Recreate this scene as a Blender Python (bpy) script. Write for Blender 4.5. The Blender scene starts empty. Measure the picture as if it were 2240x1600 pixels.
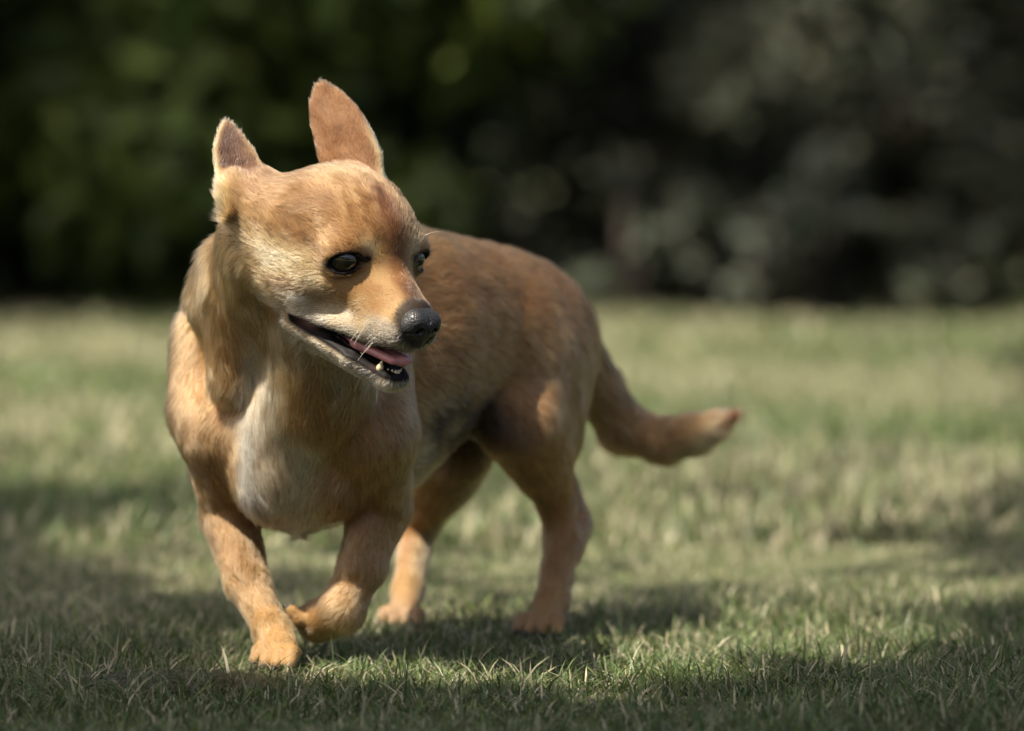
import bpy, math, random
import numpy as np

# ------------------------------------------------------------------ camera, sky, sun
FPX = 10000.0            # focal length in photograph pixels (2240 wide)
CAM_H = 0.27
PITCH = math.atan(0.043)
scene = bpy.context.scene
cam_data = bpy.data.cameras.new('camera')
cam_data.sensor_width = 36.0
cam_data.lens = 36.0 * FPX / 2240.0
cam_data.clip_start = 0.05
cam_data.clip_end = 500.0
cam_data.dof.use_dof = True
cam_data.dof.focus_distance = 2.42
cam_data.dof.aperture_fstop = 5.6
cam = bpy.data.objects.new('camera', cam_data)
scene.collection.objects.link(cam)
cam.location = (0, 0, CAM_H)
cam.rotation_euler = (math.pi / 2 - PITCH, 0, 0)
scene.camera = cam

SUN_TO = np.array([-0.39, -0.36, 0.85]); SUN_TO /= np.linalg.norm(SUN_TO)   # towards the sun
world = bpy.data.worlds.new('World'); scene.world = world
world.use_nodes = True
wn = world.node_tree.nodes; wl = world.node_tree.links
sky = wn.new('ShaderNodeTexSky'); sky.sky_type = 'NISHITA'; sky.sun_disc = False
sky.sun_elevation = math.asin(SUN_TO[2])
sky.dust_density = 7.0; sky.ozone_density = 0.4; sky.air_density = 0.9
sky.sun_rotation = math.atan2(SUN_TO[0], SUN_TO[1])
wn['Background'].inputs['Strength'].default_value = 0.10
wl.new(sky.outputs[0], wn['Background'].inputs['Color'])
sun_data = bpy.data.lights.new('sun', 'SUN'); sun_data.energy = 5.0
sun_data.angle = math.radians(0.53); sun_data.color = (1.0, 0.91, 0.77)
sun = bpy.data.objects.new('sun', sun_data); scene.collection.objects.link(sun)
from mathutils import Vector, Matrix
sun.rotation_euler = Vector(SUN_TO).to_track_quat('Z', 'Y').to_euler()
scene.view_settings.view_transform = 'Standard'; scene.view_settings.look = 'None'
scene.view_settings.exposure = 1.0; scene.view_settings.gamma = 1.0
scene.render.engine = 'CYCLES'
scene.cycles.max_bounces = 6
scene.cycles.transparent_max_bounces = 6
scene.cycles.use_denoising = True

COL = scene.collection
rng = np.random.default_rng(7)

def P(px, py, Y):
    """point (cm) at depth Y (cm) seen at photograph pixel (px, py)"""
    a = (px - 1120) / FPX; b = (800 - py) / FPX
    d = np.array([a, math.cos(PITCH) + b * math.sin(PITCH), -math.sin(PITCH) + b * math.cos(PITCH)])
    return np.array([0, 0, CAM_H * 100]) + d * (Y / d[1])

def obj(name, me, mat=None, parent=None, **props):
    o = bpy.data.objects.new(name, me); COL.objects.link(o)
    if mat is not None and me is not None and len(me.materials) == 0: me.materials.append(mat)
    if parent is not None: o.parent = parent
    for k, v in props.items(): o[k] = v
    return o

# ------------------------------------------------------------------ implicit surfaces (all in centimetres)
def unit(v):
    v = np.asarray(v, float); return v / np.linalg.norm(v)

class RC:      # round cone
    def __init__(s, a, b, ra, rb, k=1.0, flow=None):
        s.a, s.b, s.ra, s.rb, s.k = np.asarray(a, float), np.asarray(b, float), ra, rb, k
        s.flow = unit(s.b - s.a) if flow is None else unit(flow)
    def d(s, p):
        ba = s.b - s.a; t = np.clip(((p - s.a) @ ba) / (ba @ ba), 0, 1)
        return np.linalg.norm(p - s.a - t[:, None] * ba, axis=1) - (s.ra + t * (s.rb - s.ra))

class EL:      # ellipsoid, axes = rows of M
    def __init__(s, c, r, M=None, k=1.0, flow=(0, 0, -1)):
        s.c, s.r, s.k = np.asarray(c, float), np.asarray(r, float), k
        s.M = np.eye(3) if M is None else np.asarray(M, float)
        s.flow = unit(flow)
    def d(s, p):
        q = (p - s.c) @ s.M.T
        k0 = np.linalg.norm(q / s.r, axis=1); k1 = np.linalg.norm(q / s.r**2, axis=1)
        return k0 * (k0 - 1.0) / np.maximum(k1, 1e-6)

class EAR:     # curved leaf-shaped shell
    def __init__(s, o, along, normal, L, prof, thick, curl, bend, k=0.5, twist=0.0, flow=None):
        s.o = np.asarray(o, float); s.h = unit(along)
        n = np.asarray(normal, float); s.n = unit(n - (n @ s.h) * s.h); s.w = np.cross(s.h, s.n)
        s.L, s.prof, s.t, s.curl, s.bend, s.k, s.twist = L, prof, thick, curl, bend, k, twist
        s.flow = unit(s.h if flow is None else flow)
    def loc(s, p):
        q = p - s.o
        return q @ s.w, q @ s.h, q @ s.n
    def d(s, p):
        w, h, n = s.loc(p)
        u = np.clip(h / s.L, 0, 1)
        lo = np.interp(u, s.prof[0], s.prof[1]); hi = np.interp(u, s.prof[0], s.prof[2])
        c = 0.5 * (lo + hi); hw = 0.5 * (hi - lo)
        ww = w - c
        n0 = -s.curl * (1 - 0.55 * u) * ww**2 + s.bend * (h / s.L)**2 + s.twist * ww * u
        sl = np.sqrt(1 + (2 * s.curl * (1 - 0.55 * u) * np.clip(np.abs(ww), 0, 2.5))**2)
        d1 = np.abs(n - n0) / sl - s.t * (1 - 0.45 * u)
        d2 = (np.abs(ww) - hw) * 0.9
        d3 = np.maximum(h - s.L, -h - 0.6)
        m = np.maximum(d2, d3)
        kk = 0.12
        hh = np.clip(0.5 + 0.5 * (d1 - m) / kk, 0, 1)
        return m * (1 - hh) + d1 * hh + kk * hh * (1 - hh)

def smin(a, b, k):
    h = np.clip(0.5 + 0.5 * (a - b) / k, 0, 1)
    return a * (1 - h) + b * h - k * h * (1 - h)
def smax(a, b, k): return -smin(-a, -b, k)

def field(prims, cuts, p):
    d = np.full(len(p), 1e3)
    for q in prims: d = smin(d, q.d(p), q.k)
    for q in cuts: d = smax(d, -q.d(p), q.k)
    return d

def sdf_mesh(prims, cuts, lo, hi, h, nb=8, kmax=2.6):
    """sparse surface nets; returns verts (cm), quads"""
    lo = np.asarray(lo, float); B = nb * h
    n = np.ceil((np.asarray(hi) - lo) / B).astype(int)
    g = np.stack(np.meshgrid(*[np.arange(m) for m in n], indexing='ij'), -1).reshape(-1, 3)
    cen = lo + (g + 0.5) * B
    R = B * 0.87 * 1.15 + h
    d = field(prims, [], cen)
    keep = np.abs(d) < R * 1.6 + 0.3
    g = g[keep]; cen = cen[keep]
    if cuts:
        dc = field(prims, cuts, cen); kk = np.abs(dc) < R * 1.6 + 0.3; g = g[kk]; cen = cen[kk]
    s = np.arange(nb + 1)
    off = np.stack(np.meshgrid(s, s, s, indexing='ij'), -1).reshape(-1, 3)
    nbk, ns = len(g), len(off)
    D = np.full((nbk, ns), 1e3)
    org = lo + g * B
    for q in prims:
        sel = np.where(q.d(cen) < 2.6 * R + 1.2 * q.k + 0.6)[0]
        if len(sel) == 0: continue
        p = (org[sel][:, None, :] + off[None] * h).reshape(-1, 3)
        D[sel] = smin(D[sel], q.d(p).reshape(-1, ns), q.k)
    for q in cuts:
        sel = np.where(q.d(cen) < 2.6 * R + 1.2 * q.k + 0.6)[0]
        if len(sel) == 0: continue
        p = (org[sel][:, None, :] + off[None] * h).reshape(-1, 3)
        D[sel] = smax(D[sel], -q.d(p).reshape(-1, ns), q.k)
    D = D.reshape(nbk, nb + 1, nb + 1, nb + 1)
    ins = D < 0
    NX, NY, NZ = (n * nb + 2)
    # active cells
    corners = [(i, j, k) for i in (0, 1) for j in (0, 1) for k in (0, 1)]
    cnt = sum(ins[:, i:i+nb, j:j+nb, k:k+nb].astype(np.int8) for i, j, k in corners)
    b, ci, cj, ck = np.where((cnt > 0) & (cnt < 8))
    val = np.stack([D[b, ci+i, cj+j, ck+k] for i, j, k in corners], 1)
    cp = np.array(corners, float)
    acc = np.zeros((len(b), 3)); num = np.zeros(len(b))
    for a in range(8):
        for c in range(a + 1, 8):
            if np.abs(cp[a] - cp[c]).sum() != 1: continue
            cr = (val[:, a] < 0) != (val[:, c] < 0)
            t = np.where(cr, val[:, a] / np.where(cr, val[:, a] - val[:, c], 1), 0)
            acc += np.where(cr[:, None], cp[a] + t[:, None] * (cp[c] - cp[a]), 0); num += cr
    cell = g[b] * nb + np.stack([ci, cj, ck], 1)
    verts = lo + (cell + acc / num[:, None]) * h
    key = (cell[:, 0] * NY + cell[:, 1]) * NZ + cell[:, 2]
    order = np.argsort(key); skey = key[order]
    def find(c):
        k = (c[:, 0] * NY + c[:, 1]) * NZ + c[:, 2]
        i = np.clip(np.searchsorted(skey, k), 0, len(skey) - 1)
        return np.where(skey[i] == k, order[i], -1)
    quads = []
    for ax in range(3):
        e1, e2 = (ax + 1) % 3, (ax + 2) % 3
        c1 = [0, 0, 0]; c1[ax] = 1
        i0 = corners.index((0, 0, 0)); i1 = corners.index(tuple(c1))
        cr = (val[:, i0] < 0) != (val[:, i1] < 0)
        c = cell[cr]; flip = val[cr, i0] < 0
        d1 = np.zeros(3, int); d1[e1] = 1; d2 = np.zeros(3, int); d2[e2] = 1
        q = np.stack([find(c), find(c - d1), find(c - d1 - d2), find(c - d2)], 1)
        q[~flip] = q[~flip][:, ::-1]
        quads.append(q[(q >= 0).all(1)])
    return verts, np.concatenate(quads)

def relax(v, q, it=2, lam=0.5):
    for _ in range(it):
        s = np.zeros_like(v); c = np.zeros(len(v))
        for a in range(4):
            for b in ((a + 1) % 4, (a + 3) % 4):
                s += np.stack([np.bincount(q[:, a], v[q[:, b], i], len(v)) for i in range(3)], 1)
                c += np.bincount(q[:, a], minlength=len(v))
        v = v + lam * (s / np.maximum(c, 1)[:, None] - v)
    return v

def vnormals(v, q):
    fn = np.cross(v[q[:, 2]] - v[q[:, 0]], v[q[:, 3]] - v[q[:, 1]])
    n = np.stack([sum(np.bincount(q[:, a], fn[:, i], len(v)) for a in range(4)) for i in range(3)], 1)
    return n / np.maximum(np.linalg.norm(n, axis=1), 1e-9)[:, None]

def mesh_np(name, v, f, smooth=True):
    """v in metres, f (n,3) or (n,4)"""
    me = bpy.data.meshes.new(name)
    f = np.asarray(f); k = f.shape[1]
    me.vertices.add(len(v)); me.vertices.foreach_set('co', np.asarray(v, np.float32).ravel())
    me.loops.add(f.size); me.loops.foreach_set('vertex_index', f.astype(np.int32).ravel())
    me.polygons.add(len(f)); me.polygons.foreach_set('loop_start', np.arange(0, f.size, k, dtype=np.int32))
    if smooth: me.polygons.foreach_set('use_smooth', np.ones(len(f), bool))
    me.update(calc_edges=True)
    return me

def vcolor(me, name, col):
    a = me.attributes.new(name, 'FLOAT_COLOR', 'POINT')
    c = np.ones((len(col), 4), np.float32); c[:, :3] = col
    a.data.foreach_set('color', c.ravel())
# ------------------------------------------------------------------ the dog
FB = unit((-0.55, -0.835, 0)); LB = np.array([-FB[1], FB[0], 0]); UB = np.array([0, 0, 1.0])   # body: forward, left, up
BM = np.stack([FB, LB, UB])
BACK = -FB
YAW, HP = math.radians(43), math.radians(20)
HF = np.array([math.sin(YAW) * math.cos(HP), -math.cos(YAW) * math.cos(HP), -math.sin(HP)])
HL = np.array([math.cos(YAW), math.sin(YAW), 0.0])
HU = np.cross(HF, HL)
HM = np.stack([HF, HL, HU])
HO = P(840, 566, 241.0)                     # midway between the eyes
def H(f, l, u): return HO + f * HF + l * HL + u * HU
def hdir(f, l, u): return f * HF + l * HL + u * HU

class TagList(list):
    cur = 'trunk'
    def append(s, q):
        q.tag = s.cur; list.append(s, q)
DOG = TagList()
def rc(*a, **k): DOG.append(RC(*a, **k))
def el(*a, **k): DOG.append(EL(*a, **k))
DOWN = np.array([0, 0, -1.0])
# trunk
el((-9.2, 259.5, 15.2), (9.0, 5.2, 7.6), BM, 1.0, BACK + 0.35 * DOWN)
el(P(650, 950, 252.8), (4.4, 4.2, 5.0), BM, 1.4, DOWN + 0.25 * FB)           # forechest
rc(P(655, 1058, 252.5), P(700, 1050, 259), 2.0, 2.5, 1.6, flow=DOWN + BACK)         # keel of the breastbone
rc((-6.5, 262.5, 17.3), (-0.6, 270.5, 16.6), 5.7, 4.7, 2.5, flow=BACK + 0.3 * DOWN)   # loin
rc((-10.3, 255.5, 21.2), (-1.5, 268.5, 18.9), 2.9, 3.4, 2.0, flow=BACK)             # back line
el((0.2, 271.5, 16.2), (5.2, 4.7, 5.4), BM, 1.6, BACK + 0.6 * DOWN)              # rump
for sx, lx in ((585, -1), (735, 1)):
    el(P(sx, 1030, 251.3), (1.9, 2.1, 2.6), BM, 0.7, DOWN - 0.3 * lx * LB)
rc(P(652, 1090, 251.6), P(655, 1150, 252.5), 1.1, 0.30, 0.7, flow=DOWN)
# neck
DOG.cur = 'neck'
rc((-11.3, 255.0, 17.6), (-10.2, 247.8, 20.4), 4.8, 3.5, 1.6, flow=BACK + 0.8 * DOWN)
rc(P(700, 860, 249), H(-3.8, 0, -2.2), 3.0, 2.6, 1.8, flow=DOWN)                 # throat
rc(P(466, 740, 256.5), P(458, 900, 254.5), 2.2, 2.2, 1.0, flow=DOWN + 0.4 * BACK)
rc(P(500, 570, 250), P(492, 650, 251.5), 1.4, 2.0, 1.0, flow=DOWN + 0.4 * BACK)
rc(P(492, 640, 248.8), P(510, 830, 250.2), 0.9, 1.3, 0.45, flow=DOWN)     # loose fold of the neck
rc(P(510, 830, 250.4), P(524, 915, 251.6), 1.15, 0.5, 0.5, flow=DOWN)
# right foreleg (planted)
DOG.cur = 'leg'
rc(P(505, 735, 258), P(498, 930, 253.6), 2.6, 2.7, 0.8, flow=DOWN + 0.3 * BACK)
rc(P(496, 945, 253.0), P(508, 1110, 255.2), 2.4, 1.75, 0.8, flow=DOWN)
rc(P(470, 1030, 256.5), P(478, 1120, 257.2), 1.4, 0.9, 0.8, flow=DOWN)
rc(P(503, 1130, 255.2), P(538, 1270, 252.8), 1.6, 1.12, 0.5)
rc(P(494, 1150, 254.0), P(520, 1235, 252.6), 0.95, 0.7, 0.5)
rc(P(545, 1180, 254.6), P(572, 1290, 252.6), 0.55, 0.42, 0.35)
rc(P(538, 1270, 252.8), P(594, 1375, 251.0), 1.12, 0.92, 0.5)
rc(P(588, 1368, 250.6), P(597, 1388, 250.4), 0.85, 0.8, 0.4)
rc(P(596, 1385, 250.8), P(612, 1425, 249.2), 0.98, 1.0, 0.5)
# left foreleg (lifted)
rc(P(800, 800, 254), P(815, 945, 250.4), 2.5, 2.4, 0.9, flow=DOWN + 0.3 * BACK)
rc(P(815, 950, 250.4), P(826, 1110, 253.5), 2.2, 1.75, 0.8, flow=DOWN)
rc(P(824, 1115, 253.5), P(795, 1235, 252.4), 1.65, 1.22, 0.6)
rc(P(800, 1140, 251.9), P(775, 1235, 251.3), 0.85, 0.6, 0.5)
rc(P(795, 1235, 252.4), P(750, 1325, 251.8), 1.22, 1.15, 0.5)
rc(P(750, 1336, 251.8), P(694, 1360, 253.2), 1.2, 1.15, 0.5)
# left hind leg
el(P(1175, 850, 267.5), (3.4, 2.4, 5.6), np.stack([unit(FB + 0.35 * DOWN), LB, np.cross(unit(FB + 0.35 * DOWN), LB)]), 1.6, DOWN + 0.3 * BACK)
rc(P(1140, 930, 265), P(1216, 1095, 268.2), 2.5, 1.02, 1.4)
rc(P(1238, 1030, 269.5), P(1268, 1146, 269.8), 0.42, 0.66, 0.45, flow=DOWN)
rc(P(1216, 1100, 268.2), P(1230, 1175, 268.4), 1.0, 1.05, 0.6, flow=DOWN)
rc(P(1264, 1150, 269.4), P(1238, 1205, 268.4), 0.72, 0.9, 0.4, flow=DOWN)
rc(P(1232, 1175, 268.4), P(1208, 1315, 266.5), 0.98, 0.92, 0.5)
# right hind leg
el(P(985, 900, 274), (3.4, 2.3, 5.2), BM, 1.6, DOWN)
rc(P(985, 985, 272), P(915, 1150, 275.5), 2.5, 1.15, 1.4)
rc(P(914, 1150, 275.5), P(892, 1290, 273.0), 1.02, 0.88, 0.6)
# tail
DOG.cur = 'tail'
tl = [(P(1240, 715, 277), 1.4), (P(1296, 838, 279), 1.5), (P(1362, 935, 280), 1.42), (P(1450, 964, 280), 1.26), (P(1505, 953, 279.6), 1.08), (P(1548, 938, 279.2), 0.78), (P(1584, 920, 278.8), 0.34)]
for (a, ra), (b, rb) in zip(tl[:-1], tl[1:]): rc(a, b, ra, rb, 0.6)

def toes(base, tipdir, side, up, r, n=4, spread=0.76, length=1.15):
    """four toes side by side; returns claw placements"""
    cl = []
    tipdir, side, up = unit(tipdir), unit(side), unit(up)
    for i in range(n):
        s = (i - (n - 1) / 2) * spread
        L = length * (1.0 if i in (1, 2) else 0.82)
        a = base + side * s * 0.8
        m = a + tipdir * L * 0.6 + side * s * 0.25 + up * 0.18
        e = a + tipdir * L * 1.12 + side * s * 0.35 - up * 0.18
        DOG.append(RC(a, m, r * 0.95, r * 0.92, 0.15)); DOG.append(RC(m, e, r * 0.92, r * 0.76, 0.07))
        cl.append((e + tipdir * r * 0.45 - up * 0.05, unit(tipdir - 0.55 * up)))
    return cl
CLAWS = []
DOG.cur = 'paw'
CLAWS += toes(P(612, 1425, 249.2), FB + np.array([0.25, 0, -0.25]), LB + 0.15 * FB, UB, 0.50)
CLAWS += toes(P(690, 1358, 253.4), np.array([-1, 0.30, 0.22]), np.array([-0.25, -0.75, 0.15]), np.array([-0.2, 0.1, -0.9]), 0.48, length=1.0)
rc(P(1208, 1315, 266.5), P(1190, 1360, 264.8), 1.0, 0.95, 0.5)
CLAWS += toes(P(1190, 1358, 264.8), FB + np.array([0.2, 0, -0.2]), LB, UB, 0.48)
rc(P(892, 1290, 273.0), P(884, 1340, 271.5), 0.92, 0.9, 0.5)
CLAWS += toes(P(884, 1346, 271.5), FB + np.array([0.3, 0, -0.15]), LB, UB, 0.46, length=0.8)

# head
DOG.cur = 'head'
def hel(c, r, k=0.8, flow=(-1, 0, 0), M=None):
    DOG.append(EL(H(*c), r, HM if M is None else M, k, hdir(*flow)))
def hrc(a, b, ra, rb, k=0.8, flow=(-1, 0, 0)):
    DOG.append(RC(H(*a), H(*b), ra, rb, k, flow=hdir(*flow)))
hel((-3.7, 0, 0.35), (4.1, 3.75, 3.3), 1.6, (-1, 0, 0.25))
hel((-1.5, 0, 0.25), (1.9, 2.7, 1.9), 1.2, (-0.8, 0, 0.8))
for s in (-1, 1):
    hrc((-5.0, s * 2.6, 0.4), (-6.9, s * 3.3, 0.6), 2.1, 1.6, 1.0, (-1, s * 0.5, 0.5))
    hel((-0.7, s * 2.2, 0.42), (0.9, 1.1, 0.8), 0.8, (-1, s * 0.5, 0.4))       # brow
    hel((-4.0, s * 2.6, -1.9), (2.9, 1.6, 2.3), 1.4, (-1, s * 0.4, -0.25))       # cheek
    hel((1.5, s * 1.05, -2.95), (2.4, 0.95, 1.2), 0.5, (-1, s * 0.2, -0.35))      # upper lip
    hrc((1.2, s * 1.25, -3.55), (-2.3, s * 2.4, -3.75), 0.62, 0.75, 0.6, (-1, s * 0.3, -0.3))
    hrc((-0.9, s * 2.1, -1.5), (0.6, s * 1.2, -1.9), 0.9, 0.8, 0.8, (-1, s * 0.3, -0.2))   # below the eye
hrc((-0.6, 0, -1.2), (2.9, 0, -2.05), 1.8, 1.12, 1.0, (-1, 0, 0.15))               # muzzle
hel((3.1, 0, -3.0), (0.85, 1.0, 1.05), 0.5, (-0.6, 0, -0.8))
hel((-2.6, 0, -2.4), (2.6, 2.4, 2.2), 1.0, (-1, 0, -0.2))
# lower jaw
DOG.cur = 'jaw'
for s in (-1, 1):
    hrc((-3.2, s * 2.45, -4.62), (0.8, s * 1.38, -5.30), 0.6, 0.5, 0.35, (-1, 0, -0.5))
    hrc((0.8, s * 1.38, -5.30), (2.9, s * 0.5, -5.65), 0.5, 0.42, 0.3, (-1, 0, -0.5))
hrc((-3.4, 0, -4.9), (2.0, 0, -5.95), 1.7, 0.6, 0.5, (-1, 0, -0.5))
hel((2.6, 0, -5.85), (0.75, 0.88, 0.58), 0.4, (-0.5, 0, -1))
DOG.cur = 'neck'
rc(H(-7.2, -1.0, -1.6), (-13.0, 253.0, 18.5), 3.2, 4.2, 1.4, flow=BACK + 0.9 * DOWN)

# ears
DOG.cur = 'ear'
prof_l = [[0, .15, .35, .65, .85, 1.0], [-1.3, -1.35, -1.35, -1.25, -0.95, -0.25], [1.9, 2.1, 2.0, 1.6, 1.0, 0.2]]
EAR_L = EAR(P(765, 400, 247.3), P(700, 172, 249.0) - P(765, 400, 247.3), (-0.35, -1, 0.2), 5.85, prof_l, 0.22, 0.12, 0.2, 0.7)
DOG.append(EAR_L)
prof_r = [[0, .15, .35, .65, .85, 1.0], [-1.3, -1.5, -1.4, -1.05, -.62, -0.15], [1.5, 1.6, 1.55, 1.25, 0.78, 0.18]]
EAR_R = EAR(P(540, 450, 243.5), P(493, 256, 245.0) - P(540, 450, 243.5), (-0.5, 0.85, 0.1), 4.9, prof_r, 0.22, 0.2, 0.0, 0.7)
DOG.append(EAR_R)

DOG.append(EL(P(572, 402, 243.4), (0.95, 0.6, 0.85), None, 0.5, (0.5, 0.3, 0.8)))
DOG.append(EL(P(512, 420, 243.0), (0.7, 0.8, 1.3), None, 0.6, (-0.3, 0.5, 0.8)))
DOG.append(EL(P(752, 385, 246.0), (1.5, 0.6, 0.8), None, 0.5, (-0.2, 0.2, 0.9)))
# eyes and mouth openings
DOG.cur = 'head'
EYES = []
CUTS = []
for s in (-1, 1):
    ec = H(-0.80, s * 2.22, -0.22)
    ax = unit(hdir(0.88, s * 0.47, 0.06))
    sd = unit(np.cross(HU, ax) * 1.0)                        # towards the dog's left
    tilt = math.radians(-22) * s
    e1 = unit(math.cos(tilt) * sd + math.sin(tilt) * np.cross(ax, sd)); e2 = np.cross(ax, e1)
    DOG.append(EL(ec, (1.16, 1.2, 1.12), HM, 0.35, hdir(-1, s, 0)))
    for up_, rr_, yy in ((1, 0.14, 0.58), (-1, 0.08, 0.52)):                        # lids
        arc = []
        for tt in np.linspace(-1, 1, 6):
            b_ = 1.0 * tt; c_ = up_ * yy * math.sqrt(max(0, 1 - 0.85 * tt * tt)); a_ = math.sqrt(max(0.05, 1.17**2 - b_ * b_ - c_ * c_))
            arc.append(ec + a_ * ax + b_ * e1 + c_ * e2)
        for p0_, p1_ in zip(arc[:-1], arc[1:]): DOG.append(RC(p0_, p1_, rr_, rr_, 0.22, flow=hdir(-1, s * 0.6, 0.5 * up_)))
    CUTS.append(EL(ec + ax * 1.15, (0.75, 0.86, 0.49), np.stack([ax, e1, e2]), 0.10))
    EYES.append((ec, ax, e1, e2, s))
for s in (-1, 1):
    CUTS.append(RC(H(-2.6, s * 3.1, -4.25), H(0.9, s * 1.9, -4.60), 0.12, 0.36, 0.12))
    CUTS.append(RC(H(0.9, s * 1.9, -4.60), H(3.4, s * 0.9, -4.68), 0.36, 0.40, 0.12))
EYE_R = 1.03
# ------------------------------------------------------------------ dog: surface, coat, small parts
DOG_RES = 0.11
dv, dq = sdf_mesh(DOG, CUTS, (-20, 232, -1), (19, 288, 34), DOG_RES)
dv = relax(dv, dq, 2, 0.45)
dn = vnormals(dv, dq)

def sstep(a, b, x):
    t = np.clip((x - a) / (b - a), 0, 1); return t * t * (3 - 2 * t)

class Noise3:            # smooth value noise from a few dozen random waves
    def __init__(s, seed, freq, n=24):
        r = np.random.default_rng(seed)
        d = r.normal(size=(n, 3)); d /= np.linalg.norm(d, axis=1)[:, None]
        s.k = d * freq * r.uniform(0.5, 1.6, (n, 1)); s.ph = r.uniform(0, 6.28, n); s.n = n
    def __call__(s, p):
        o = np.zeros(len(p))
        for k, ph in zip(s.k, s.ph): o += np.sin(p @ k + ph)
        return o / math.sqrt(s.n / 2.0)          # about unit variance

# weights of the building volumes at each vertex -> direction of the coat, region
TAGS = ['trunk', 'neck', 'leg', 'tail', 'paw', 'head', 'jaw', 'ear']
flow = np.zeros_like(dv); reg = np.zeros((len(dv), len(TAGS))); wsum = np.zeros(len(dv))
blk = np.argsort(dv[:, 1], kind='stable')
for q in DOG:
    d = q.d(dv)
    w = np.exp(-np.clip(d, -0.5, 30) / 0.45)
    fl = np.broadcast_to(q.flow, dv.shape)
    flow += w[:, None] * fl; wsum += w
    reg[:, TAGS.index(q.tag)] += w
reg /= wsum[:, None]
R_ = {t: reg[:, i] for i, t in enumerate(TAGS)}
hc = (dv - HO) @ HM.T            # head coordinates of every vertex
hf, hl, hu = hc.T
# whorl: hair on the forehead fans out sideways
fan = R_['head'] * sstep(0.0, 2.0, hu)
flow += fan[:, None] * 0.5 * np.sign(hl)[:, None] * np.clip(np.abs(hl) / 3, 0, 1)[:, None] * HL
flow -= (flow * dn).sum(1)[:, None] * dn
flow /= np.maximum(np.linalg.norm(flow, axis=1), 1e-6)[:, None]

def C(*c): return np.array(c, float)
TAN, RED, GOLD, CREAM, WHITE = C(.39, .240, .112), C(.36, .215, .100), C(.49, .325, .155), C(.63, .50, .30), C(.82, .77, .66)
BROWN, GREY, BLACK, PINK = C(.20, .10, .05), C(.11, .095, .08), C(.012, .011, .010), C(.45, .17, .16)
n1, n2, n3 = Noise3(1, 0.55), Noise3(2, 1.5), Noise3(3, 4.0)
N1, N2, N3 = n1(dv), n2(dv), n3(dv)
col = np.tile(TAN, (len(dv), 1))
def mix(mask, c):
    global col
    m = np.clip(mask, 0, 1)[:, None]; col = col * (1 - m) + np.asarray(c) * m
X, Yd, Z = dv.T
bl = (dv - P(655, 1000, 252.5)) @ LB                       # sideways from the breastbone
bfw = (dv - P(655, 1000, 252.5)) @ FB                      # forwards from it
trunkish = R_['trunk'] + R_['neck']
# back and flanks redder, belly paler
mix(trunkish * sstep(13, 20, Z) * sstep(-2, -9, bfw) * 0.85, RED)
mix(trunkish * sstep(0.1, -0.6, dn[:, 2]) * sstep(-4, -9, bfw) * 0.7, CREAM)
mix((R_['trunk'] + R_['leg']) * 0.5 * sstep(-0.2, 0.9, N1) * sstep(-3, -8, bfw), C(.36, .19, .085))
# white bib
bib = sstep(3.5, 1.9, np.abs(bl + 0.35 * N2 + 0.2)) * sstep(-6.0, -2.0, bfw) * sstep(18.8, 16.5, Z + 0.5 * N2) * (R_['trunk'] + R_['neck'] + 0.4 * R_['leg']) * sstep(6.0, 7.2, Z) * sstep(-15.3, -14.3, X)
bib *= sstep(-0.2, 0.35, -dn[:, 1])
mix(bib, CREAM * 0.6 + WHITE * 0.4)
vee = np.exp(-((bl + 2.0 - 0.25 * (Z - 10)) / 1.3)**2) * sstep(13.5, 11.5, Z) * sstep(7.5, 9.0, Z) * bib
mix(2.2 * vee, WHITE)
mix(np.exp(-((bl + 0.2) / 1.5)**2) * sstep(9.3, 8.0, Z) * bib * 1.3, WHITE * 0.95)
mix(np.exp(-((bl - 0.9) / 1.5)**2 - ((Z - 11.0) / 2.6)**2) * 0.65 * bib, TAN)
# legs
mix(R_['leg'] * 0.45 * sstep(-0.3, 1.0, N2), RED)
mix(R_['leg'] * sstep(0.2, 0.9, -dn @ FB) * 0.4, RED * 0.9)
mix((R_['leg'] + R_['paw']) * sstep(5.0, 1.0, Z) * 0.55, GOLD)
mix((R_['leg'] + R_['paw']) * sstep(2.2, 0.6, Z) * sstep(262, 265, Yd) * 0.6, C(.42, .30, .21))
mix(R_['leg'] * sstep(0.3, 0.9, -dn @ LB) * sstep(-12, -16, bfw) * 0.8, CREAM * 0.85)
inner = sstep(0.2, 0.8, dn @ LB) * sstep(268, 271, Yd) * sstep(9.5, 7, Z)  * (R_['leg'] + R_['trunk'])
mix(0.6 * inner, CREAM * 0.8)
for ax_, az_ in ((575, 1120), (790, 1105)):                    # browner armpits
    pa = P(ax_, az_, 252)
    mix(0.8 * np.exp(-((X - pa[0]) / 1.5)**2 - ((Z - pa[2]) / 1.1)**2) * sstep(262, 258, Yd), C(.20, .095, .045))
pt = P(622, 1332, 254.2)
mix(sstep(1.0, 0.5, np.linalg.norm(dv - pt, axis=1)), C(.03, .025, .022))
mix(R_['paw'] * sstep(0.3, 0.1, Z) * (dn[:, 2] < -0.5), C(.05, .04, .035))
# dark bare skin of the belly
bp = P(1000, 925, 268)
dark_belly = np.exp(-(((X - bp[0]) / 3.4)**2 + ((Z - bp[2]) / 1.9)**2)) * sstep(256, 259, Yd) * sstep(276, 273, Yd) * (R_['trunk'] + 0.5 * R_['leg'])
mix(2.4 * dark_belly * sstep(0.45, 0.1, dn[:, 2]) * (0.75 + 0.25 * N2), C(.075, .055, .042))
# tail
mix(R_['tail'] * 0.75, C(.36, .22, .105))
mix(R_['tail'] * 0.35 * sstep(0.3, 1.2, N3), C(.12, .08, .05))
mix(R_['tail'] * sstep(8.8, 10.2, X) * 0.7 * sstep(-0.6, 0.5, -dn[:, 2] + 0.3 * N2), CREAM * 0.9)
mix(R_['tail'] * sstep(11.6, 12.7, X), C(.15, .07, .04))
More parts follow.
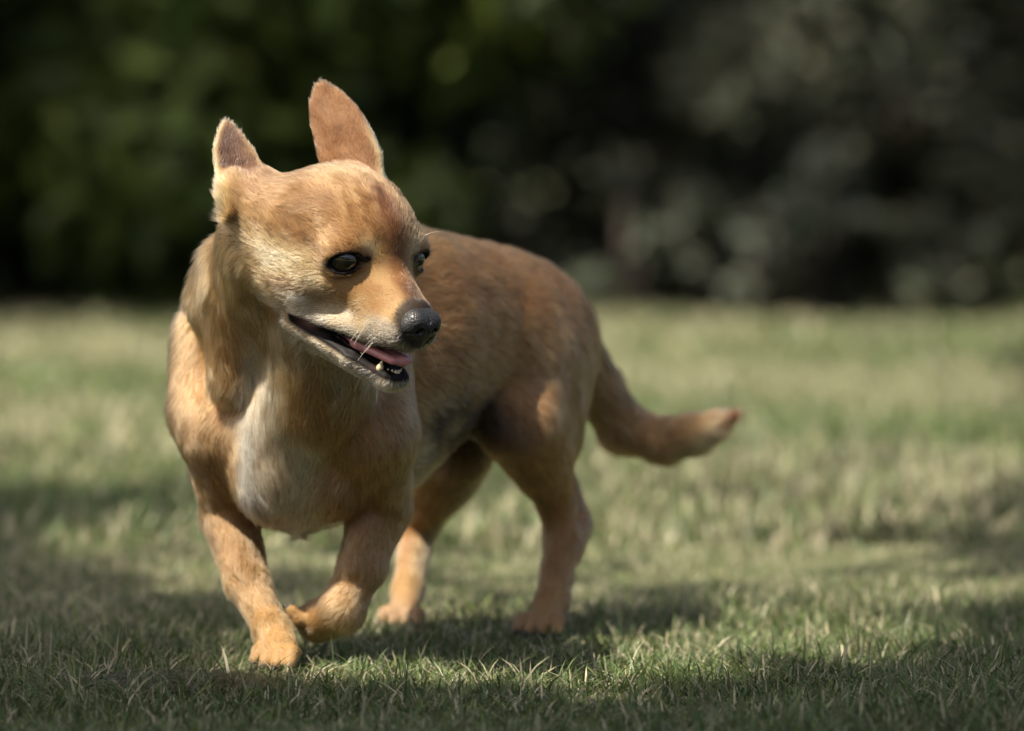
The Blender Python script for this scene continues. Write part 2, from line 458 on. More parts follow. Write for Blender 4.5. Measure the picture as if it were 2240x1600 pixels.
# neck / throat
mix(R_['neck'] * sstep(0.0, -0.8, dn[:, 0]) * 0.5, GOLD)
mix(R_['neck'] * 0.25 * sstep(0.2, 1.3, N2), BROWN * 1.5)
# head
HD = R_['head'] + 0.7 * R_['neck'] * sstep(-9.5, -7, hf) * sstep(9, 7, np.abs(hc).max(1))
mix(HD * 0.9, GOLD)
mix(HD * sstep(-0.4, 1.2, hu + 0.25 * N2) * 0.85, C(.33, .19, .088))
mix(HD * sstep(0.3, 1.5, N3) * sstep(-1, 0.5, hu) * 0.2, BROWN)
mix(HD * sstep(0.4, 1.2, hu) * sstep(-1.0, -2.5, hf) * sstep(3.5, 2.4, hu) * 0.75, C(.25, .142, .068))
mix(HD * sstep(2.6, 3.6, hu) * sstep(-2.0, -4.5, hf) * 0.45, CREAM)
mix(HD * np.exp(-((hf + 0.9) / 1.7)**2 - ((hl - 0.2) / 0.85)**2) * sstep(-0.9, 0.4, hu) * 0.9, C(.15, .070, .038))
for s in (-1, 1):
    mix(HD * np.exp(-((hf + 0.0) / 0.9)**2 - ((hl - s * 1.55) / 0.6)**2 - ((hu - 0.75) / 0.45)**2) * 1.0, CREAM)          # brow stripe
    mix(HD * np.exp(-((hf + 0.1) / 1.1)**2 - ((hl - s * 1.35) / 0.7)**2 - ((hu + 1.3) / 0.8)**2) * 0.9, C(.22, .10, .043))  # tear stain
    mix(HD * np.exp(-((hf + 3.0) / 2.0)**2 - ((hu + 1.25) / 1.0)**2) * sstep(1.5, 2.6, s * hl) * 1.0, CREAM * 1.08)              # pale cheek
    mix(HD * np.exp(-((hf + 2.2) / 1.3)**2 - ((hu + 2.5) / 0.45)**2) * sstep(1.2, 2.0, s * hl) * 0.75, BROWN * 1.3)          # shade of the crease under the cheek, painted brown
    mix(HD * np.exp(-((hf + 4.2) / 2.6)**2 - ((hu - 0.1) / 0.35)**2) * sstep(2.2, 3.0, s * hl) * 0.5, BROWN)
    mix(HD * np.exp(-((hf + 2.0) / 1.2)**2 - ((hu - 0.0 + 0.25 * (hf + 1)) / 0.22)**2) * sstep(2.0, 2.6, s * hl) * 0.6, BROWN)   # crease running from the eye corner, its shade put in as brown
mix(HD * sstep(-1.4, -0.4, hf) * sstep(2.9, 2.2, hf) * np.exp(-((hl - 0.15) / 0.72)**2) * sstep(-2.2, -1.2, hu) * 0.85, C(.20, .092, .042))
mix(HD * sstep(-0.9, 0.2, hf) * sstep(3.0, 2.2, hf) * sstep(0.35, 0.8, np.abs(hl)) * sstep(-2.9, -2.3, hu) * sstep(-0.7, -1.1, hu) * np.clip(0.6 + 0.25 * N3, 0, 1), C(.36, .205, .085))
lipw = HD * sstep(-2.3 , -3.1, hu + 0.12 * N2 - 0.25 * sstep(0, 1.5, hf)) * sstep(-3.4, -1.5, hf)
mix(lipw * 0.8 * (0.8 + 0.2 * N3), CREAM * 0.5 + WHITE * 0.4)
mix(HD * sstep(1.4, 2.6, hf + 0.25 * N3) * sstep(-1.9, -2.6, hu) * 0.55, C(.34, .30, .25))
mix(HD * sstep(0.5, 2.0, hf) * sstep(1.0, 0.4, np.abs(hl)) * sstep(-2.3, -1.5, hu) * 0.85, C(.25, .115, .048))
mix(HD * np.exp(-((hf - 2.7) / 0.6)**2) * sstep(0.9, 0.3, np.abs(hl - 0.1)) * sstep(-2.4, -1.7, hu) * 0.75, C(.09, .06, .045))
dn_nose = np.linalg.norm((hc - np.array([3.75, 0, -2.25])) / np.array([1.0, 1.25, 1.1]), axis=1)
mix(HD * sstep(1.45, 1.08, dn_nose + 0.06 * N3) * 0.9, C(.05, .045, .04))
# jaw
JW = R_['jaw']
mix(JW * 0.9, CREAM * 0.5 + WHITE * 0.35)
chin = JW * sstep(0.3, 1.6, hf) * sstep(-6.1, -5.6, hu + 0.1 * N3)
mix(chin * 0.9, C(.06, .055, .05))
# ears
EA = R_['ear']
mix(EA * 0.9, C(.29, .160, .092))
for e, inside in ((EAR_L, 0), (EAR_R, 1)):
    w, h, n = e.loc(dv); u = h / e.L
    lo = np.interp(np.clip(u, 0, 1), e.prof[0], e.prof[1]); hi = np.interp(np.clip(u, 0, 1), e.prof[0], e.prof[2])
    near = (np.abs(n) < 2.5) & (u > -0.2) & (u < 1.1) & (w > lo - 0.6) & (w < hi + 0.6)
    edge = np.minimum(w - lo, hi - w)
    if inside:
        fac = sstep(0.1, 0.6, -(dn @ e.n))
        mix(EA * near * fac * sstep(0.15, 0.5, edge) * 0.8, C(.17, .105, .085))
        mix(EA * near * fac * sstep(0.3, 1.0, N2) * 0.6, GOLD)
        mix(EA * near * sstep(0.4, 0.0, edge) * 0.7, CREAM)
        mix(EA * near * sstep(0.30, 0.1, u) * 0.5, GOLD)
    else:
        mix(EA * near * sstep(0.0, 1.2, n3(dv * np.array([1.6, 1, 0.5]))) * 0.35, C(.20, .11, .07))
        mix(EA * near * sstep(-0.2, -1.2, N2) * 0.25, C(.44, .27, .15))
        mix(EA * near * sstep(0.45, 0.0, hi - w) * sstep(0.6, 0.2, u) * 0.9, CREAM)
        mix(EA * near * sstep(0.8, 0.2, w - lo) * 0.35, C(.42, .25, .15))
# bare places: lids, lips, inside of the mouth
bare = np.zeros(len(dv))
for ec, ax, e1, e2, s in EYES:
    q = dv - ec
    a, b, c = q @ ax, q @ e1, q @ e2
    rr = np.sqrt((b / 0.98)**2 + (c / 0.64)**2); cth = np.sqrt(((b + s * 1.12) / 0.30)**2 + ((c + 0.10) / 0.20)**2)
    m = np.maximum((a > 0.1) * sstep(1.08, 0.97, rr + 0.02 * N3), (a > 0.1) * sstep(1.3, 0.7, cth))
    mix((a > 0.1) * 0.55 * sstep(1.75, 1.15, rr), BROWN * 0.6)
    mix(m, BLACK); bare = np.maximum(bare, (a > 0.1) * sstep(1.0, 0.92, rr))
lip = np.zeros(len(dv))
for s in (-1, 1):
    for a, b, r0, r1 in (((-2.6, s * 3.0, -4.25), (0.9, s * 1.75, -4.62), 0.16, 0.38), ((0.9, s * 1.75, -4.62), (3.0, s * 0.6, -4.85), 0.38, 0.46)):
        d = RC(H(*a), H(*b), r0, r1).d(dv); lip = np.maximum(lip, sstep(0.34, 0.12, d))
inside = (hf > -2.6) & (hf < 3.4) & (np.abs(hl) < 2.6) & (hu < -3.5) & (hu > -5.5)
jawtop = JW * (dn @ HU > 0.25) * (hf > -2.6) * (np.abs(hl) < 3)
under = R_['head'] * (dn @ HU < -0.75) * inside
lip = np.clip(np.maximum.reduce([lip * (np.abs(hl) < 3.2) * sstep(-3.75 , -4.05, hu + 0.04 * N3), jawtop, under]), 0, 1)
mix(lip, C(.016, .013, .012))
mix(lip * sstep(0.9, 1.6, N3) * 0.25, C(.14, .07, .06))
mix(lip * np.exp(-((hf + 1.7) / 0.45)**2 - ((hu + 4.15) / 0.30)**2) * 0.9, C(.42, .25, .22))
bare = np.maximum(bare, lip)
nose_c = H(3.95, 0, -2.25)
bare = np.maximum(bare, R_['head'] * (dn_nose < 1.0))

root = bpy.data.objects.new('dog', None); COL.objects.link(root)
root.location = (-0.06, 2.58, 0.0)
root['label'] = 'small tan short-haired dog with pricked ears and open mouth walking on the lawn'
root['category'] = 'dog'
def dogpart(name, v, f, mat, **props):
    me = mesh_np(name, np.asarray(v) * 0.01 - np.array(root.location), f)
    return obj(name, me, mat, root, **props)

def mat_attr(name, rough=0.6, spec=0.3, bump=0.0, attr='coat'):
    m = bpy.data.materials.new(name); m.use_nodes = True
    nt = m.node_tree; b = nt.nodes['Principled BSDF']
    a = nt.nodes.new('ShaderNodeAttribute'); a.attribute_name = attr
    nt.links.new(a.outputs['Color'], b.inputs['Base Color'])
    b.inputs['Roughness'].default_value = rough; b.inputs['Specular IOR Level'].default_value = spec
    return m
def mat_plain(name, colr, rough=0.5, spec=0.5, coat=0.0, noise=None, bump=0.0, bscale=400.0, sss=0.0):
    m = bpy.data.materials.new(name); m.use_nodes = True
    nt = m.node_tree; b = nt.nodes['Principled BSDF']
    b.inputs['Base Color'].default_value = (*colr, 1)
    b.inputs['Roughness'].default_value = rough; b.inputs['Specular IOR Level'].default_value = spec
    b.inputs['Coat Weight'].default_value = coat; b.inputs['Coat Roughness'].default_value = 0.05
    tc = nt.nodes.new('ShaderNodeTexCoord')
    if noise is not None:
        t = nt.nodes.new('ShaderNodeTexNoise'); t.inputs['Scale'].default_value = noise[0]; t.inputs['Detail'].default_value = 4
        r = nt.nodes.new('ShaderNodeValToRGB')
        r.color_ramp.elements[0].position = 0.35; r.color_ramp.elements[1].position = 0.7
        r.color_ramp.elements[0].color = (*colr, 1); r.color_ramp.elements[1].color = (*noise[1], 1)
        nt.links.new(tc.outputs['Object'], t.inputs['Vector']); nt.links.new(t.outputs['Fac'], r.inputs['Fac'])
        nt.links.new(r.outputs['Color'], b.inputs['Base Color'])
    if bump:
        v = nt.nodes.new('ShaderNodeTexVoronoi'); v.inputs['Scale'].default_value = bscale
        bp_ = nt.nodes.new('ShaderNodeBump'); bp_.inputs['Strength'].default_value = bump; bp_.inputs['Distance'].default_value = 0.0004
        nt.links.new(tc.outputs['Object'], v.inputs['Vector']); nt.links.new(v.outputs['Distance'], bp_.inputs['Height'])
        nt.links.new(bp_.outputs['Normal'], b.inputs['Normal'])
    if sss:
        b.inputs['Subsurface Weight'].default_value = sss; b.inputs['Subsurface Scale'].default_value = 0.002
    return m

m_skin = mat_attr('dog_skin', 0.5, 0.10)
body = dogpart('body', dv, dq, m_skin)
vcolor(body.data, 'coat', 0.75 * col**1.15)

# --- coat of hair
def val(w, *pairs):
    o = np.zeros(len(dv))
    for t, x in pairs: o += R_[t] * x
    return o
length = val(0, ('trunk', 0.9), ('neck', 0.95), ('leg', 0.6), ('tail', 0.85), ('paw', 0.17), ('head', 0.5), ('jaw', 0.35), ('ear', 0.34))
length *= 1 - 0.48 * R_['head'] * sstep(-1.0, 1.0, hf)
length *= 1 + 0.35 * bib
length += 0.55 * R_['tail'] * sstep(9.5, 12.0, X)
length += 0.7 * np.exp(-((X - P(450, 580, 249)[0]) / 1.2)**2 - ((Z - P(450, 585, 249)[2]) / 1.2)**2) * R_['neck']
length += 0.6 * np.exp(-((hf + 7.5) / 1.5)**2) * sstep(2.0, 4.0, np.abs(hl)) * (R_['neck'] + R_['head'] + R_['ear']) * sstep(2.5, -1, hu)
dens = val(0, ('trunk', 120), ('neck', 130), ('leg', 200), ('tail', 130), ('paw', 260), ('head', 300), ('jaw', 330), ('ear', 330)) * (1 - np.clip(bare, 0, 1))
HAIR_SCALE = 1.0
tri = np.concatenate([dq[:, [0, 1, 2]], dq[:, [0, 2, 3]]])
ta = 0.5 * np.linalg.norm(np.cross(dv[tri[:, 1]] - dv[tri[:, 0]], dv[tri[:, 2]] - dv[tri[:, 0]]), axis=1)
pr = ta * dens[tri].mean(1); cnt = int(pr.sum() * HAIR_SCALE)
ti = rng.choice(len(tri), cnt, p=pr / pr.sum())
u = rng.random((cnt, 2)); fl_ = u.sum(1) > 1; u[fl_] = 1 - u[fl_]
bw = np.stack([1 - u.sum(1), u[:, 0], u[:, 1]], 1)
tv = tri[ti]
def lerp(a): return (a[tv] * (bw if a.ndim == 1 else bw[:, :, None])).sum(1)
hp_, hn, hfl, hlen, hcol = lerp(dv), lerp(dn), lerp(flow), lerp(length), lerp(col)
hn /= np.linalg.norm(hn, axis=1)[:, None]
# gentle locks: neighbouring hairs share a swerve
sw1, sw2 = Noise3(11, 2.2), Noise3(12, 6.0)
side = np.cross(hn, hfl)
sv = 0.16 * sw1(hp_) + 0.20 * sw2(hp_) + rng.normal(0, 0.10, cnt)
hfl = hfl + side * sv[:, None]
hfl -= (hfl * hn).sum(1)[:, None] * hn; hfl /= np.maximum(np.linalg.norm(hfl, axis=1), 1e-6)[:, None]
lift = np.clip(0.29 + 0.07 * Noise3(13, 3.0)(hp_) + rng.normal(0, 0.07, cnt), 0.20, 0.75)
hlen = hlen * np.clip(rng.normal(1.0, 0.2, cnt), 0.5, 1.6)
T = np.linspace(0, 1, 5)
pts = np.empty((cnt, 5, 3), np.float32)
for i, t in enumerate(T):
    up = lift * (t - 0.42 * t * t)
    pts[:, i] = (hp_ - 0.03 * hn + hlen[:, None] * (t * np.sqrt(np.clip(1 - lift**2, 0.3, 1)))[:, None] * hfl + (hlen * up)[:, None] * hn)
br = np.clip(rng.normal(1.0, 0.32, cnt), 0.35, 2.0) * (1 + 0.08 * Noise3(14, 3.5)(hp_) + 0.07 * Noise3(15, 11.0)(hp_))
hcol = np.clip(0.84 * hcol**1.23 * br[:, None], 0.004, 0.85)
sable = rng.random(cnt) < 0.05 + 0.10 * lerp(R_['head']) * sstep(-1, 1, lerp(hu)); hcol[sable] *= 0.4
spk = rng.random(cnt) < 0.40 * lerp(R_['head'] * sstep(1.0, 2.4, hf) * sstep(-1.9, -2.7, hu)); hcol[spk] = np.array([.035, .032, .03])
greys = (rng.random(cnt) < 0.45 * lerp(lipw + chin)); hcol[greys] = np.array([.62, .58, .50]) * rng.uniform(0.6, 1.1, (greys.sum(), 1))
cur = bpy.data.hair_curves.new('fur')
cur.add_curves([5] * cnt)
cur.points.foreach_set('position', (pts * 0.01 - np.array(root.location, np.float32)).astype(np.float32).ravel())
ra = cur.attributes.new('radius', 'FLOAT', 'POINT')
rb = np.array([1.0, 0.95, 0.8, 0.55, 0.12])[None] * (0.0095 + 0.0030 * lerp(R_['trunk'] + R_['neck'] + R_['tail']))[:, None] * 0.01
ra.data.foreach_set('value', rb.astype(np.float32).ravel())
ca = cur.attributes.new('coat', 'FLOAT_COLOR', 'CURVE')
ca.data.foreach_set('color', np.concatenate([hcol, np.ones((cnt, 1))], 1).astype(np.float32).ravel())
m_fur = bpy.data.materials.new('dog_fur'); m_fur.use_nodes = True
nt = m_fur.node_tree; nt.nodes.remove(nt.nodes['Principled BSDF'])
hb = nt.nodes.new('ShaderNodeBsdfHairPrincipled'); hb.parametrization = 'COLOR'
at = nt.nodes.new('ShaderNodeAttribute'); at.attribute_name = 'coat'
nt.links.new(at.outputs['Color'], hb.inputs['Color'])
hb.inputs['Roughness'].default_value = 0.36; hb.inputs['Radial Roughness'].default_value = 0.55
nt.links.new(hb.outputs[0], nt.nodes['Material Output'].inputs['Surface'])
fur = obj('fur', cur, m_fur, root, kind='stuff')
print('HAIRS', cnt)

# --- eyes
def lathe_sphere(c, ax, e1, e2, r, bulge=0.0, nu=40, nv=28):
    v = []; uu = []
    for j in range(nv + 1):
        th = math.pi * j / nv
        for i in range(nu):
            ph = 2 * math.pi * i / nu
            rr = r * (1 + bulge * math.exp(-(th / 0.5)**2))
            v.append(c + rr * (math.cos(th) * ax + math.sin(th) * (math.cos(ph) * e1 + math.sin(ph) * e2))); uu.append(th)
    f = [(j * nu + i, j * nu + (i + 1) % nu, (j + 1) * nu + (i + 1) % nu, (j + 1) * nu + i) for j in range(nv) for i in range(nu)]
    return np.array(v), np.array(f)[:, ::-1], np.array(uu)
m_eye = mat_attr('dog_eye', 0.04, 0.6); m_eye.node_tree.nodes['Principled BSDF'].inputs['Coat Weight'].default_value = 1.0
m_eye.node_tree.nodes['Principled BSDF'].inputs['Coat Roughness'].default_value = 0.02
GAZE = unit(hdir(1.0, 0.05, 0.0))
for ec, ax, e1, e2, s in EYES:
    g = unit(0.55 * ax + 0.45 * GAZE)
    v, f, th = lathe_sphere(ec, g, unit(np.cross(e2, g)), unit(np.cross(g, unit(np.cross(e2, g)))), EYE_R, 0.09)
    o = dogpart('eye', v, f, m_eye)
    pupil = sstep(0.30, 0.24, th)[:, None]; limb = sstep(0.62, 0.80, th)[:, None]
    iris = np.tile(C(.030, .018, .007), (len(v), 1)) * (0.75 + 0.6 * sstep(0.3, 0.6, th))[:, None]
    c = iris * (1 - pupil) + BLACK * 0.3 * pupil
    c = c * (1 - limb) + C(.008, .006, .005) * limb
    vcolor(o.data, 'coat', c)

# --- nose
NP, NC = [], []
def nrc(a, b, ra, rb, k=0.25): NP.append(RC(H(*a), H(*b), ra, rb, k))
NP.append(EL(H(3.6, 0, -2.25), (0.9, 1.15, 0.92), HM, 0.3))
for s in (-1, 1):
    NP.append(EL(H(4.0, s * 0.48, -2.05), (0.58, 0.62, 0.60), HM, 0.3))
    NP.append(EL(H(3.8, s * 0.82, -2.42), (0.48, 0.42, 0.46), HM, 0.25))
    NC.append(RC(H(4.62, s * 0.48, -2.38), H(3.9, s * 0.58, -2.34), 0.23, 0.12, 0.10))
    NC.append(RC(H(4.42, s * 0.62, -2.52), H(3.9, s * 1.32, -2.72), 0.11, 0.08, 0.08))
nrc((4.15, 0, -2.2), (3.9, 0, -3.1), 0.46, 0.42)
NC.append(RC(H(4.66, 0, -2.4), H(4.38, 0, -3.4), 0.05, 0.05, 0.08))
NC.append(RC(H(4.48, 0, -1.7), H(4.52, 0, -2.35), 0.02, 0.04, 0.15))
c0 = H(3.8, 0, -2.3)
nv_, nq_ = sdf_mesh(NP, NC, c0 - 2.0, c0 + 2.0, 0.05)
nv_ = relax(nv_, nq_, 1, 0.4)
m_nose = mat_plain('nose_leather', (.020, .019, .019), 0.42, 0.5, 0.10, bump=0.9, bscale=900.0)
dogpart('nose', nv_, nq_, m_nose)

# --- tongue, teeth
m_tongue = mat_plain('tongue_flesh', (.60, .26, .26), 0.32, 0.5, 0.2, bump=0.15, bscale=1500.0, sss=0.3)
TP = [RC(H(-1.8, 0, -4.5), H(0.6, -0.1, -4.5), 0.5, 0.42, 0.4), RC(H(0.6, -0.1, -4.52), H(3.1, 0.05, -4.58), 0.46, 0.32, 0.4)]
for s in (-1, 1):
    TP.append(RC(H(-1.5, s * 0.75, -4.35), H(0.7, s * 1.05, -4.52), 0.30, 0.24, 0.5))
    TP.append(RC(H(0.7, s * 1.05, -4.52), H(3.05, s * 0.58, -4.58), 0.28, 0.20, 0.5))
c0 = H(0.8, 0, -4.3)
tv_, tq_ = sdf_mesh(TP, [], c0 - 4.2, c0 + 4.2, 0.07)
dogpart('tongue', relax(tv_, tq_, 1), tq_, m_tongue)
m_tooth = mat_plain('tooth_enamel', (.62, .52, .30), 0.25, 0.5, 0.2, noise=(300, (.68, .62, .45)))
def tooth(base, tip, r, name='tooth'):
    base, tip = np.asarray(base), np.asarray(tip); L = np.linalg.norm(tip - base)
    q = [RC(base, base + 0.5 * (tip - base), r, r * 0.85, 0.1), RC(base + 0.5 * (tip - base), tip, r * 0.85, r * 0.3, 0.1)]
    lo = np.minimum(base, tip) - r - 0.15; hi = np.maximum(base, tip) + r + 0.15
    v, f = sdf_mesh(q, [], lo, hi, 0.06, nb=4); dogpart(name, v, f, m_tooth)
for s in (-1, 1):
    tooth(H(2.45, s * 0.78, -5.55), H(2.6, s * 0.88, -4.78), 0.21)
for i, l in enumerate((-0.48, -0.29, -0.10, 0.10, 0.29, 0.48)):
    f0 = 2.92 - 0.9 * l * l
    tooth(H(f0 - 0.0, l, -5.55), H(f0 + 0.1, l, -5.12), 0.13)
for s in (-1, 1):
    for f0, l in ((1.2, 1.12), (0.5, 1.35)):
        tooth(H(f0, s * l, -5.15), H(f0, s * l, -4.82), 0.15)

# --- claws
m_claw = mat_plain('claw_horn', (.02, .017, .015), 0.35, 0.5)
for c, d in CLAWS:
    q = [RC(c - 0.15 * d, c + 0.25 * d, 0.16, 0.12, 0.1), RC(c + 0.25 * d, c + 0.55 * d - np.array([0, 0, 0.12]), 0.12, 0.03, 0.1)]
    v, f = sdf_mesh(q, [], c - 0.9, c + 0.9, 0.07, nb=5); dogpart('claw', v, f, m_claw)

# --- whiskers
m_whisk = mat_plain('whisker_hair', (.75, .70, .60), 0.4, 0.5)
def tube(path, r0, r1, nseg=5):
    path = np.asarray(path); n = len(path); v = []; f = []
    for i, p in enumerate(path):
        t = unit(path[min(i + 1, n - 1)] - path[max(i - 1, 0)])
        a = unit(np.cross(t, (0.3, 0.2, 0.9))); b = np.cross(t, a); r = r0 + (r1 - r0) * i / (n - 1)
        for k in range(nseg): v.append(p + r * (math.cos(6.2832 * k / nseg) * a + math.sin(6.2832 * k / nseg) * b))
    for i in range(n - 1):
        for k in range(nseg): f.append((i * nseg + k, i * nseg + (k + 1) % nseg, (i + 1) * nseg + (k + 1) % nseg, (i + 1) * nseg + k))
    return np.array(v), np.array(f)
def whisker(p, d, L, droop=0.25):
    d = unit(d); P0 = np.asarray(p); path = [P0 + d * L * t - np.array([0, 0, droop * L * t * t]) for t in np.linspace(0, 1, 7)]
    v, f = tube(path, 0.012, 0.004); dogpart('whisker', v, f, m_whisk)
wr = np.random.default_rng(5)
for s in (-1, 1):
    for i in range(11):
        f0 = wr.uniform(0.8, 3.0); u0 = wr.uniform(-3.5, -2.5)
        base = H(f0, s * (1.55 - 0.22 * max(f0 - 1, 0)), u0)
        whisker(base, hdir(wr.uniform(0.1, 0.5), s * 1.0, wr.uniform(-0.9, 0.25)), wr.uniform(1.0, 2.0), wr.uniform(0.1, 0.35))
    whisker(H(-0.3, s * 2.5, 1.0), hdir(0.3, s * 0.6, 0.7), 1.3, 0.3)
    whisker(H(-2.6, s * 3.4, -2.8), hdir(0.3, s * 0.8, -0.5), 0.9, 0.2)
for i in range(5):
    whisker(H(wr.uniform(0.5, 2.4), wr.uniform(-0.7, 0.7), -6.15), hdir(wr.uniform(-0.1, 0.4), wr.uniform(-0.4, 0.4), -1), wr.uniform(0.7, 1.3), 0.0)
# ------------------------------------------------------------------ ground
def nmat(name):
    m = bpy.data.materials.new(name); m.use_nodes = True
    return m, m.node_tree, m.node_tree.nodes['Principled BSDF']
GZ = -0.006
m_lawn, nt, b = nmat('lawn_thatch')
tc = nt.nodes.new('ShaderNodeTexCoord')
def noise(scale, detail=5):
    t = nt.nodes.new('ShaderNodeTexNoise'); t.inputs['Scale'].default_value = scale; t.inputs['Detail'].default_value = detail
    nt.links.new(tc.outputs['Object'], t.inputs['Vector']); return t
def ramp(src, stops):
    r = nt.nodes.new('ShaderNodeValToRGB'); e = r.color_ramp.elements
    while len(e) < len(stops): e.new(0.5)
    for x, (p, c) in zip(e, stops): x.position = p; x.color = (*c, 1)
    nt.links.new(src, r.inputs['Fac']); return r
r1 = ramp(noise(180).outputs['Fac'], [(0.3, (.035, .045, .014)), (0.5, (.075, .085, .03)), (0.72, (.17, .15, .075))])
r2 = ramp(noise(2.2, 4).outputs['Fac'], [(0.35, (.06, .10, .025)), (0.65, (.20, .19, .095))])
mx = nt.nodes.new('ShaderNodeMix'); mx.data_type = 'RGBA'; mx.inputs['Factor'].default_value = 0.5
nt.links.new(r1.outputs['Color'], mx.inputs['A']); nt.links.new(r2.outputs['Color'], mx.inputs['B'])
nt.links.new(mx.outputs['Result'], b.inputs['Base Color']); b.inputs['Roughness'].default_value = 0.9
bp_ = nt.nodes.new('ShaderNodeBump'); bp_.inputs['Strength'].default_value = 0.7; bp_.inputs['Distance'].default_value = 0.01
nt.links.new(noise(260).outputs['Fac'], bp_.inputs['Height']); nt.links.new(bp_.outputs['Normal'], b.inputs['Normal'])
gx = np.concatenate([[-300, -60, -12], np.linspace(-5, 5, 41), [12, 60, 300]]); gy = np.concatenate([[-300, -40, -6], np.linspace(-1, 14, 61), [30, 80, 300]])
GX, GY = np.meshgrid(gx, gy, indexing='ij')
def ground_z(x, y):
    x = np.asarray(x, float); y = np.asarray(y, float)
    w = np.exp(-((x + 0.05) / 0.5)**2 - ((y - 2.6) / 0.5)**2)
    return GZ + (1 - w) * 0.006 * (np.sin(x * 2.3 + 1) * np.cos(y * 1.7) + 0.6 * np.sin(x * 5.1 + y * 3.3))
gv = np.stack([GX, GY, ground_z(GX, GY)], -1).reshape(-1, 3)
nx, ny = len(gx), len(gy)
gi = np.arange(nx * ny).reshape(nx, ny)
gf = np.stack([gi[:-1, :-1], gi[1:, :-1], gi[1:, 1:], gi[:-1, 1:]], -1).reshape(-1, 4)
obj('lawn', mesh_np('lawn', gv, gf), m_lawn, kind='structure', label='mown lawn of short grass with dry straw-coloured patches')

# ------------------------------------------------------------------ grass blades
def leaf_mat(name, rough=0.5, trans=0.35, spec=0.35):
    m, nt, b = nmat(name)
    a = nt.nodes.new('ShaderNodeAttribute'); a.attribute_name = 'tint'
    nt.links.new(a.outputs['Color'], b.inputs['Base Color'])
    b.inputs['Roughness'].default_value = rough; b.inputs['Specular IOR Level'].default_value = spec
    t = nt.nodes.new('ShaderNodeBsdfTranslucent'); nt.links.new(a.outputs['Color'], t.inputs['Color'])
    ms = nt.nodes.new('ShaderNodeMixShader'); ms.inputs[0].default_value = trans
    nt.links.new(b.outputs[0], ms.inputs[1]); nt.links.new(t.outputs[0], ms.inputs[2])
    nt.links.new(ms.outputs[0], nt.nodes['Material Output'].inputs['Surface'])
    return m
m_grass = leaf_mat('grass_blade', 0.45, 0.3)
class Noise2(Noise3):
    def __call__(s, x, y): return Noise3.__call__(s, np.stack([x, y, 0 * x], 1))
straw_n, tall_n, clump_n = Noise2(31, 3.0), Noise2(32, 5.0), Noise2(33, 26.0)
def blades(x, y, hgt, wid, lean, tint, seg=3):
    n = len(x); z = ground_z(x, y)
    ang = rng.uniform(0, 6.283, n); d = np.stack([np.cos(ang), np.sin(ang), 0 * ang], 1)
    sa = ang + rng.normal(1.57, 0.5, n); s = np.stack([np.cos(sa), np.sin(sa), 0 * sa], 1)
    base = np.stack([x, y, z - 0.002], 1)
    lv = []
    for i in range(seg):
        t = i / seg
        c = base + d * (hgt * lean * t**1.7)[:, None] + np.array([0, 0, 1.0]) * (hgt * t * (1 - 0.35 * lean * t))[:, None]
        w = (wid * (1 - 0.55 * t * t) * (0.75 + 0.25 * min(1, 3 * t)))[:, None] * 0.5
        lv += [c - s * w, c + s * w]
    lv.append(base + d * (hgt * lean)[:, None] + np.array([0, 0, 1.0]) * (hgt * (1 - 0.35 * lean))[:, None])
    V = np.stack(lv, 1); k = V.shape[1]
    F = []
    for i in range(seg - 1):
        a = 2 * i; F += [(a, a + 1, a + 3), (a, a + 3, a + 2)]
    F.append((2 * seg - 2, 2 * seg - 1, 2 * seg))
    F = (np.array(F)[None] + (np.arange(n) * k)[:, None, None]).reshape(-1, 3)
    return V.reshape(-1, 3), F, np.repeat(tint, k, axis=0)
def grass_tint(x, y):
    n = len(x)
    sf = 1 / (1 + np.exp(-(straw_n(x, y) * 1.5 - 0.25))) * np.where(y < 2.75, 0.5, 0.72)  # less straw up front, a darker tint standing in for foreground shade
    g = np.array([.105, .148, .055]) * rng.uniform(0.6, 1.4, (n, 1)) + rng.normal(0, 0.008, (n, 3))
    st = np.array([.46, .42, .28]) * rng.uniform(0.55, 1.2, (n, 1))
    pick = rng.random(n) < sf
    t = np.where(pick[:, None], st, g)
    lime = rng.random(n) < 0.12; t[lime] = np.array([.14, .19, .05]) * rng.uniform(0.7, 1.2, (lime.sum(), 1))
    return np.clip(t, 0.01, 0.6)
def scatter(y0, y1, margin, dens, ypow=None):
    A = []
    ys = np.linspace(y0, y1, 60)
    for a, bb in zip(ys[:-1], ys[1:]):
        hw = 0.115 * bb + margin; n = int((bb - a) * 2 * hw * dens(0.5 * (a + bb)))
        A.append(np.stack([rng.uniform(-hw, hw, n), rng.uniform(a, bb, n)], 1))
    return np.concatenate(A).T
parts = []
x, y = scatter(2.0, 3.3, 0.35, lambda y: 140000 if y < 2.7 else 75000)
n = len(x); tl_ = 1 + 0.28 * tall_n(x, y) + 0.22 * clump_n(x, y)
hgt = np.clip(rng.gamma(4, 0.0027, n) * tl_, 0.005, 0.03)
parts.append(blades(x, y, hgt, rng.uniform(0.0006, 0.0016, n), np.clip(rng.normal(0.85, 0.42, n), 0.05, 2.2), grass_tint(x, y), 3))
x, y = scatter(3.3, 10.6, 0.9, lambda y: 30000 if y < 4.2 else (14000 if y < 6.5 else 8000))
n = len(x); tl_ = 1 + 0.28 * tall_n(x, y)
hgt = np.clip(rng.gamma(6, 0.0034, n) * tl_, 0.008, 0.05)
parts.append(blades(x, y, hgt, rng.uniform(0.0025, 0.0045, n) * np.clip(y / 4.0, 1, 2), np.clip(rng.normal(0.6, 0.3, n), 0.05, 1.4), grass_tint(x, y), 2))
x, y = scatter(2.05, 2.9, 0.3, lambda y: 350)      # longer stray blades and dry stalks
n = len(x)
